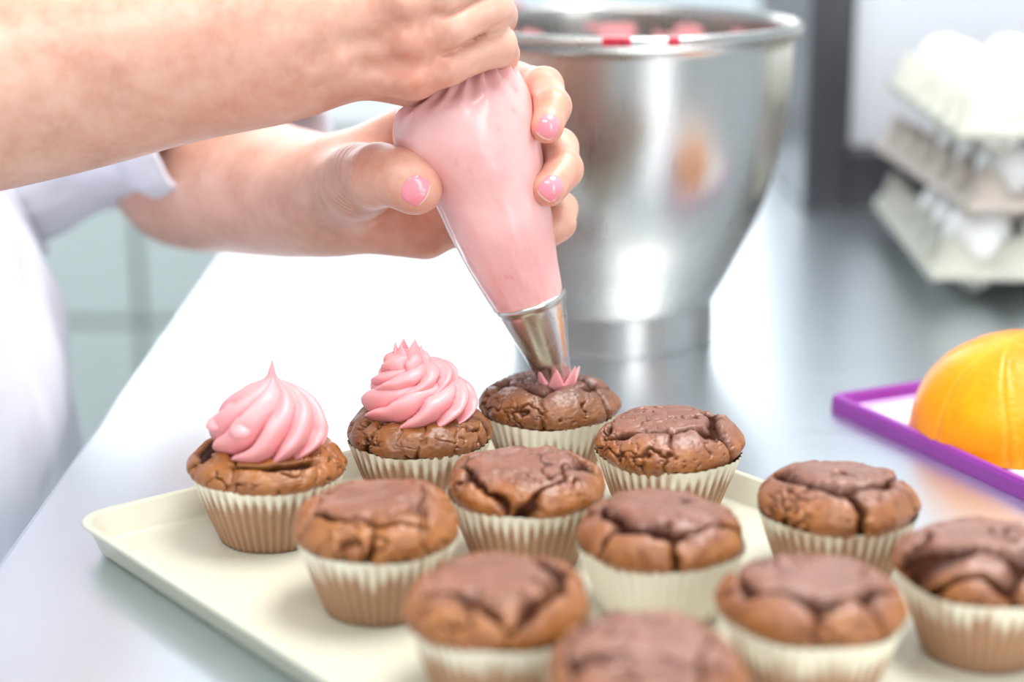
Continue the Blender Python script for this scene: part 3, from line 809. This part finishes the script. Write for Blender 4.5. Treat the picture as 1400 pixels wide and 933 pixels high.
TR = [(.276, 1.110, .0255, math.radians(-3), 'lowest pulp egg tray of the stack, resting on the worktable', M['pulp']),
      (.296, 1.112, .0690, math.radians(2), 'middle pulp egg tray of the stack', M['pulp_warm']),
      (.282, 1.095, .1170, math.radians(-2), 'topmost pulp egg tray of the stack, full of white eggs', M['pulp'])]
egg0 = None
rows_name = ['front', 'second', 'third', 'fourth', 'back']
cols_name = ['leftmost', 'second', 'middle', 'fourth', 'rightmost']
lev_name = ['lowest tray', 'middle tray', 'top tray']
for li, (x, y, z, rz, lb, mt) in enumerate(TR):
    place_tray(x, y, z, rz, lb, mt)
    for i in range(5):
        for j in range(5):
            if li < 2 and not (j == 0 and i < 4 or i == 0 and j < 3): continue
            if li == 2 and (i > 3 and j > 2): continue
            lx, ly = (i+.5)*PITCHE, (j+.5)*PITCHE
            ex = x+lx*math.cos(rz)-ly*math.sin(rz); ey = y+lx*math.sin(rz)+ly*math.cos(rz)
            if egg0 is None: egg0 = e = lathe('egg', prof, M['egg'], n=32)
            else: e = egg0.copy(); COL.objects.link(e)
            e.location = (ex, ey, z-.0180); s = .97+.06*random.Random(i*7+j*3+li).random(); e.scale = (s, s, s)
            tag(e, 'white egg in the %s of the stack, %s row, %s from the left' % (lev_name[li], rows_name[j], cols_name[i]), 'egg', 'white eggs in the egg trays')

#SECTION_PERSON
# ------------------------------------------------------------------ the chef
person = thing('person', 'person in white chef jacket squeezing a piping bag over the cupcakes', 'person', (-.40, .90, FZ))
pO = np.array(person.location)
A_ = at
# right (upper) arm: fist over the neck of the bag
RY = .757
r_sh = np.array([-.42, .70, .42]); r_el = A_(-170, 140, .74)
r_fore = [(r_el, .036), (A_(-20, 116, .755), .0345), (A_(130, 92, .758), .0310), (A_(270, 68, .758), .0262), (A_(345, 56, .757), .0235), (A_(415, 48, .757), .0225)]
r_palm = [
    (A_(415, 48, .760), A_(565, 96, .758), .0215, .0125), (A_(415, 30, .760), A_(560, 55, .752), .0215, .0130),
    (A_(415, 20, .760), A_(555, 10, .752), .0215, .0135), (A_(415, 5, .762), A_(550, -34, .757), .0210, .0135),
    (A_(455, 84, .772), A_(560, 112, .778), .0125, .0110), (A_(500, 60, .778), A_(560, 20, .785), .018, .018)]
r_fing = [   # pinky, ring, middle, index
    [(A_(565, 98, .757), .0112), (A_(610, 86, .754), .0092), (A_(678, 62, .762), .0085), (A_(684, 74, .785), .0078), (A_(650, 92, .800), .0072)],
    [(A_(560, 54, .751), .0118), (A_(610, 40, .749), .0096), (A_(671, 12, .757), .0090), (A_(680, 22, .783), .0082), (A_(640, 44, .800), .0076)],
    [(A_(556, 8, .751), .0122), (A_(605, -8, .749), .0099), (A_(664, -36, .757), .0092), (A_(670, -24, .785), .0084), (A_(632, -4, .802), .0078)],
    [(A_(550, -36, .756), .0120), (A_(600, -56, .752), .0096), (A_(650, -84, .760), .0090), (A_(655, -72, .786), .0082), (A_(620, -50, .800), .0076)]]
r_thumb = [(A_(440, -20, .785), .016), (A_(520, -60, .800), .0135), (A_(590, -70, .806), .0110), (A_(640, -50, .806), .0095)]
# left (lower) hand: cradles the bag from behind, thumb on the near side
l_el = A_(244, 222, 1.055); l_sh = np.array([-.43, 1.03, .40])
l_fore = [(l_el, .034), (A_(262, 237, 1.030), .0345), (A_(318, 247, .980), .0325), (A_(380, 262, .920), .0265), (A_(450, 270, .868), .0215)]
l_palm = [
    (A_(450, 250, .866), A_(590, 168, .842), .0190, .0135), (A_(450, 262, .866), A_(600, 210, .846), .0190, .0125),
    (A_(450, 275, .866), A_(600, 258, .846), .0190, .0120), (A_(450, 285, .866), A_(600, 305, .842), .0185, .0118),
    (A_(480, 308, .856), A_(580, 326, .836), .0120, .0105)]
l_fing = [
    [(A_(590, 168, .842), .0110), (A_(640, 130, .842), .0090), (A_(706, 112, .826), .0086), (A_(744, 118, .802), .0082), (A_(756, 146, .783), .0077), (A_(748, 174, .7735), .0072)],
    [(A_(600, 212, .846), .0115), (A_(660, 195, .844), .0092), (A_(728, 190, .826), .0088), (A_(764, 202, .800), .0084), (A_(771, 232, .783), .0081), (A_(751, 258, .7725), .0080)],
    [(A_(600, 260, .846), .0110), (A_(660, 262, .844), .0088), (A_(728, 268, .826), .0083), (A_(766, 286, .804), .0076), (A_(764, 306, .794), .0072), (A_(752, 318, .790), .0068)],
    [(A_(598, 305, .842), .0100), (A_(640, 314, .838), .0082), (A_(690, 318, .824), .0075), (A_(722, 322, .812), .0070), (A_(730, 336, .806), .0062)]]
l_thumb = [(A_(468, 262, .850), .0200), (A_(492, 248, .800), .0162), (A_(518, 240, .778), .0132), (A_(545, 242, .768), .0116), (A_(560, 250, .7645), .0110), (A_(571, 259, .7635), .0106)]
CR = A_(500, 232, .785)

def smooth_chain(ch, m=4):
    D = catmull(np.array([[*p, r] for p, r in ch]), m); return [(d[:3], d[3]) for d in D]
r_fore = smooth_chain(r_fore); l_fore = smooth_chain(l_fore)
def hand_field(fore, palm, fing, thumb, kf=.006, extra=None):
    def f(P):
        # a wrist wider than thick, forearm
        d = chain(P, fore, .02)
        p = None
        for a, b, ra, rb in palm:
            s = seg_d(P, a, b, ra, rb); p = s if p is None else smin(p, s, .010)
        base = smin(d, p, .016)
        out = base
        for fg in fing: out = np.minimum(out, smin(base, chain(P, fg, .0035), kf))
        out = np.minimum(out, smin(base, chain(P, thumb, .006), .016))
        if extra is not None: out = extra(P, out)
        return out
    return f
def r_extra(P, d):
    # knuckle pads, tendon ridges and the hollows between
    for c, r, k in ((A_(560, 98, .7475), .0062, .010), (A_(556, 54, .7405), .0065, .010), (A_(552, 8, .740), .0066, .010)):
        d = smin(d, np.linalg.norm(P-c, axis=1)-r, k)
    for a, b, w in ((A_(505, 76, .735), A_(585, 74, .738), .0016), (A_(500, 34, .729), A_(580, 32, .736), .0015)):
        s = seg_d(P, a, b, .004, .005); d = np.where(s < .012, d+w*np.clip(1-s/.012, 0, 1)**2, d)
    X2 = P[:, [0, 2]]
    def groove(pts, w, a):
        g = None
        for (u0, v0), (u1, v1) in zip(pts[:-1], pts[1:]):
            p0 = A_(u0, v0, .745)[[0, 2]]; p1 = A_(u1, v1, .745)[[0, 2]]; q = p1-p0
            t = np.clip((X2-p0)@q/(q@q), 0, 1); s_ = np.linalg.norm(X2-p0-t[:, None]*q, axis=1)
            g = s_ if g is None else np.minimum(g, s_)
        return a*np.exp(-(g/w)**2)*(P[:, 1] < .775)
    d = d+groove([(606, 75), (640, 60), (672, 40), (690, 33)], .0012, .0015)+groove([(596, 16), (612, 20), (640, 6), (690, -22)], .0012, .0015)
    d = d+groove([(495, 88), (535, 92), (562, 90)], .0045, .0022)+groove([(480, 55), (520, 52), (550, 30)], .0045, .0020)+groove([(440, 70), (470, 55)], .006, .0014)
    for x_ in (402, 409, 417): d = d+groove([(x_-8, 90), (x_, 105), (x_+8, 124)], .0006, .00035)
    return d
def l_extra(P, d):
    return d
fR = hand_field(r_fore, r_palm, r_fing, r_thumb, .003, r_extra)
fL = hand_field(l_fore, l_palm, l_fing, l_thumb, .006, l_extra)
def bounds(parts, pad=.006):
    pts = np.array([p for p, r in parts]); rr = np.array([r for p, r in parts])[:, None]
    return (pts-rr).min(0)-pad, (pts+rr).max(0)+pad
def body_low(P):
    hip = np.array([-.44, .88, .02]); ch = np.array([-.43, .87, .32]); nk = np.array([-.41, .86, .50]); hd = np.array([-.35, .85, .62])
    d = smin(ell_d(P, hip, (.095, .155, .14)), ell_d(P, ch, (.10, .155, .17)), .06)
    d = smin(d, seg_d(P, [-.42, .74, .40], [-.42, 1.0, .40], .055, .055), .05)
    d = smin(d, seg_d(P, ch+[0, 0, .12], nk, .058, .052), .04)
    hdv = smin(ell_d(P, hd+[-.01, 0, .03], (.095, .075, .095)), ell_d(P, hd+[.03, 0, -.045], (.055, .052, .06)), .03)
    hdv = smin(hdv, seg_d(P, hd+[.083, 0, .015], hd+[.103, 0, -.015], .007, .012), .008)      # nose
    hdv = smin(hdv, seg_d(P, hd+[.082, -.018, -.045], hd+[.082, .018, -.045], .006, .006), .006)  # lips
    for s in (-1, 1):
        hdv = smin(hdv, ell_d(P, hd+[-.005, s*.075, 0], (.018, .008, .03)), .004)
        e = np.linalg.norm(P-(hd+[.088, s*.03, .015]), axis=1)-.013; hdv = np.maximum(hdv, -e)
        hdv = np.minimum(hdv, np.linalg.norm(P-(hd+[.072, s*.03, .015]), axis=1)-.0125)
    d = smin(d, smin(hdv, seg_d(P, nk, hd+[-.01, 0, -.01], .052, .05), .02), .02)
    for (sh, el) in ((r_sh, r_el), (l_sh, l_el)):
        d = smin(d, seg_d(P, sh, el, .046, .034), .02)
    for s in (-1, 1):
        x = .88+s*.09
        d = smin(d, chain(P, [((-.44, x, -.06), .085), ((-.42, x, -.44), .055), ((-.45, x, -.82), .036)], .03), .03)
        d = smin(d, seg_d(P, [-.45, x, -.865], [-.30, x, -.875], .032, .024), .02)
    return d
parts_R = r_fore+[x for f in r_fing for x in f]+r_thumb+[(a, ra) for a, b, ra, rb in r_palm]
parts_L = l_fore+[x for f in l_fing for x in f]+l_thumb+[(a, ra) for a, b, ra, rb in l_palm]
meshes = []
for fld, prt, h in ((fR, parts_R, .00115), (fL, parts_L, .00115)):
    lo, hi = bounds(prt); V, Fc = surface(fld, lo, hi, h); V = relax(V, Fc, 2, .5); meshes.append((V, Fc))
V, Fc = surface(body_low, (-.62, .60, -.93), (-.10, 1.16, .76), .0075); meshes.append((relax(V, Fc, 1), Fc))
VV = np.vstack([m_[0] for m_ in meshes]); off = 0; FF = []
for V, Fc in meshes: FF.append(Fc+off); off += len(V)
FF = np.vstack(FF)
flush = np.zeros(len(VV))
for c, r, a in [(A_(574, 262, .7635), .012, .6), (A_(750, 180, .770), .011, .6), (A_(750, 262, .770), .012, .6), (A_(500, 215, .77), .016, .35),
                (A_(575, 100, .745), .020, .50), (A_(560, 50, .742), .016, .35), (A_(548, 12, .742), .014, .3), (A_(330, 120, .735), .03, .25), (A_(700, 106, .81), .02, .3),
                (A_(545, 322, .83), .03, .35), (A_(756, 130, .785), .01, .3), (A_(770, 222, .785), .01, .3)]:
    flush = np.maximum(flush, a*np.exp(-(np.linalg.norm(VV-c, axis=1)/r)**2))
crease = np.exp(-(np.linalg.norm(VV-A_(478, 258, .79), axis=1)/.016)**2)
body = link_mesh('body', VV-pO, FF, M['skin'], person, attrs={'flush': flush, 'crease': crease})

# fingernails, laid on the surface of the fingertips
def surf_point(fld, u, v, y0):
    o = np.array([0, 0, CAM_H]); d = ray(u, v); d = d/np.linalg.norm(d); t = y0-.06
    for _ in range(80):
        s = float(fld((o+d*t)[None].astype(np.float32))[0]); t += s*.8
        if s < 1e-5: break
    p = o+d*t; e = 3e-4
    g = np.array([float(fld((p+np.eye(3)[k]*e)[None].astype(np.float32))[0]-fld((p-np.eye(3)[k]*e)[None].astype(np.float32))[0]) for k in range(3)])
    return p, g/np.linalg.norm(g)
def nail(u, v, du, dv, w, l, y0, name='fingernail'):
    p, n = surf_point(fL, u, v, y0); q = p+np.array([du, 0, -dv])*.01
    t = q-p; t -= (t@n)*n; t /= np.linalg.norm(t); s = np.cross(n, t)
    nu, nv = 17, 17; a = np.linspace(-1, 1, nu); b = np.linspace(-1, 1, nv)
    Aa, Bb = np.meshgrid(a, b, indexing='ij')
    wid = w/2*np.clip(1-.10*(Bb < -.3)*((-Bb-.3)/.7)**2*4, .3, 1)*np.clip(1-.22*np.clip(Bb-.55, 0, 1)**2*6, .4, 1)
    x = Aa*wid; y = Bb*l/2*(1-.16*Aa**2)
    edge = np.maximum(np.abs(Aa), np.abs(Bb)); h = .00055-.0006*np.clip((edge-.88)/.12, 0, 1)
    P = (p+x[..., None]*s+y[..., None]*t).reshape(-1, 3).astype(np.float32)
    for _ in range(6): P = P-(fL(P)[:, None]*n).astype(np.float32)
    P = P+h.reshape(-1, 1)*n+(np.clip(Bb-.5, 0, 1)*.0006).reshape(-1, 1)*n
    Fc = grid_faces(nu, nv); cb = Bb.ravel()[Fc].mean(1); mi = (cb > .87).astype(int)
    o = link_mesh(name, P.reshape(-1, 3)-pO, Fc, parent=person, mats=[M['nail'], M['nail_tip']], midx=mi)
    o['label'] = 'glossy pink fingernail'
nail(568, 261, .85, .5, .0128, .0115, .76)
nail(750, 173, -.45, .89, .0092, .0112, .77)
nail(754, 257, -.66, .76, .0098, .0118, .77)

# clothing
def loft(rows, nseg, disp=None):
    """rows: centre(3), radius_a, radius_b along given side/up frames"""
    C = np.array([r[0] for r in rows]); ra = np.array([r[1] for r in rows]); rb = np.array([r[2] for r in rows])
    D = catmull(np.column_stack([C, ra, rb]), 14); C = D[:, :3]; T = np.gradient(C, axis=0); T /= np.linalg.norm(T, axis=1)[:, None]
    up = np.array([0, 0, 1.0]); s = np.cross(T, up); s /= np.linalg.norm(s, axis=1)[:, None]; u = np.cross(s, T)
    ph = np.linspace(0, 2*math.pi, nseg, endpoint=False); out = []
    for i in range(len(D)):
        q = i/(len(D)-1); k = np.ones(nseg) if disp is None else disp(q, ph)
        out.append(C[i]+np.outer(np.cos(ph)*k*D[i, 3], s[i])+np.outer(np.sin(ph)*k*D[i, 4], u[i]))
    return np.array(out)
def sl_disp(q, ph):
    P = np.stack([np.cos(ph)*1.1, np.sin(ph)*1.1, 0*ph+q*3.4], -1)
    f = fbm(P*1.6, 3, 21)*.16
    cuff = .06*np.exp(-((q-.93)/.05)**2)-.03*np.exp(-((q-.84)/.03)**2)
    return 1+f*(.5+.5*(1-q))+cuff+.06*np.sin(ph*2+1.0)*q
sl = loft([(np.array([-.44, 1.00, .40]), .085, .085), (A_(-90, 165, 1.03), .080, .075), (A_(30, 218, 1.045), .062, .050), (A_(140, 198, 1.045), .054, .040), (A_(240, 190, 1.025), .058, .040), (A_(338, 186, .985), .062, .040)], 120, sl_disp)
ns = sl.shape[0]
so = link_mesh('sleeve', sl.reshape(-1, 3)-pO, grid_faces(ns, 120, closed_v=True), M['cloth'], person)
md = so.modifiers.new('thickness', 'SOLIDIFY'); md.thickness = .003; md.offset = -1
so['label'] = 'white rolled jacket sleeve'
rs = loft([(np.array([-.44, .80, .41]), .085, .085), (np.array([-.435, .735, .40]), .082, .082), (r_sh*.75+r_el*.25, .068, .068), (r_sh*.5+r_el*.5, .062, .062), (r_sh*.28+r_el*.72, .062, .062)], 80, lambda q, ph: 1+.10*fbm(np.stack([np.cos(ph)*1.6, np.sin(ph)*1.6, 0*ph+q*4], -1), 3, 5))
so = link_mesh('sleeve', rs.reshape(-1, 3)-pO, grid_faces(rs.shape[0], 80, closed_v=True), M['cloth'], person)
md = so.modifiers.new('thickness', 'SOLIDIFY'); md.thickness = .003; md.offset = -1
so['label'] = 'white rolled jacket sleeve'
def jacket(P):
    d = smin(ell_d(P, (-.435, .875, .31), (.128, .185, .20)), ell_d(P, (-.43, .88, .00), (.185, .20, .24)), .08)
    d = smin(d, seg_d(P, [-.42, .705, .41], [-.43, 1.03, .40], .074, .074), .05)
    # apron skirt widening downwards
    d = smin(d, seg_d(P, [-.42, .82, -.02], [-.41, .82, -.42], .155, .165), .06)
    d = smin(d, seg_d(P, [-.42, .96, -.02], [-.405, .98, -.42], .155, .170), .06)
    d = d+.012*fbm(P*np.array([9., 9., 5.]), 2, 3)+.009*fbm(P*np.array([24., 24., 13.]), 2, 6)
    d = np.maximum(d, P[:, 2]-.475-.25*np.abs(P[:, 1]-.87)*0)
    neck = np.linalg.norm((P-np.array([-.41, .86, .49]))*np.array([1, 1, .5]), axis=1)-.066
    return np.maximum(np.maximum(d, -neck), -.52-P[:, 2])
V, Fc = surface(jacket, (-.66, .56, -.56), (-.16, 1.22, .52), .0055)
o = link_mesh('jacket', relax(V, Fc, 2)-pO, Fc, M['cloth'], person); o['label'] = 'white chef jacket and long apron'
for s in (-1, 1):
    x = .88+s*.09
    V = loft([((-.44, x, -.40), .10, .10), ((-.43, x, -.60), .082, .082), ((-.45, x, -.845), .070, .070)], 40, lambda q, ph: 1+.08*fbm(np.stack([np.cos(ph)*2, np.sin(ph)*2, 0*ph+q*4], -1), 2, 8))
    link_mesh('trouser_leg', V.reshape(-1, 3)-pO, grid_faces(V.shape[0], 40, closed_v=True), M['cloth'], person)
hd = np.array([-.35, .85, .62])
def hair(P):
    d = ell_d(P, hd+[-.022, 0, .045], (.098, .086, .098))
    d = smin(d, ell_d(P, hd+[-.11, 0, .03], (.04, .04, .045)), .02)
    return np.maximum(d, (P[:, 0]-hd[0])*.8-(P[:, 2]-hd[2])*.9-.02)+.003*fbm(P*np.array([60., 60., 20.]), 2, 4)
V, Fc = surface(hair, hd-.2, hd+.2, .005); link_mesh('hair', relax(V, Fc, 1)-pO, Fc, M['hair'], person)
for s_ in (-1, 1):
    e = lathe('eye', [(.0110*math.sin(t), -.0110*math.cos(t)) for t in np.linspace(0, math.pi, 15)], M['egg'], person, n=24)
    e.location = tuple(hd+np.array([.0715, s_*.03, .015])-pO)
    i_ = lathe('iris', [(0, .0113), (.0030, .0109), (.0045, .0102), (.0047, .0085)], M['hair'], e, n=24); i_.rotation_euler = (0, math.pi/2, 0)
# cuff buttonhole
def button(u, v, y):
    c = A_(u, v, y); b_ = []
    n = np.array([.25, -.95, .1]); n /= np.linalg.norm(n); s = np.cross([0, 0, 1], n); s /= np.linalg.norm(s); t = np.cross(n, s)
    ph = np.linspace(0, 6.283, 24, endpoint=False); rings = []
    for r, h in ((.0001, .0018), (.0040, .0018), (.0056, .0022), (.0062, .0010), (.0060, -.002)):
        rings.append(c+r*np.outer(np.cos(ph), s)*1.15+r*np.outer(np.sin(ph), t)*.8+n*h)
    o = link_mesh('button', np.array(rings).reshape(-1, 3)-pO, grid_faces(5, 24, closed_v=True), M['button'], person)
    o['label'] = 'small brown button'
button(233, 174, .965)
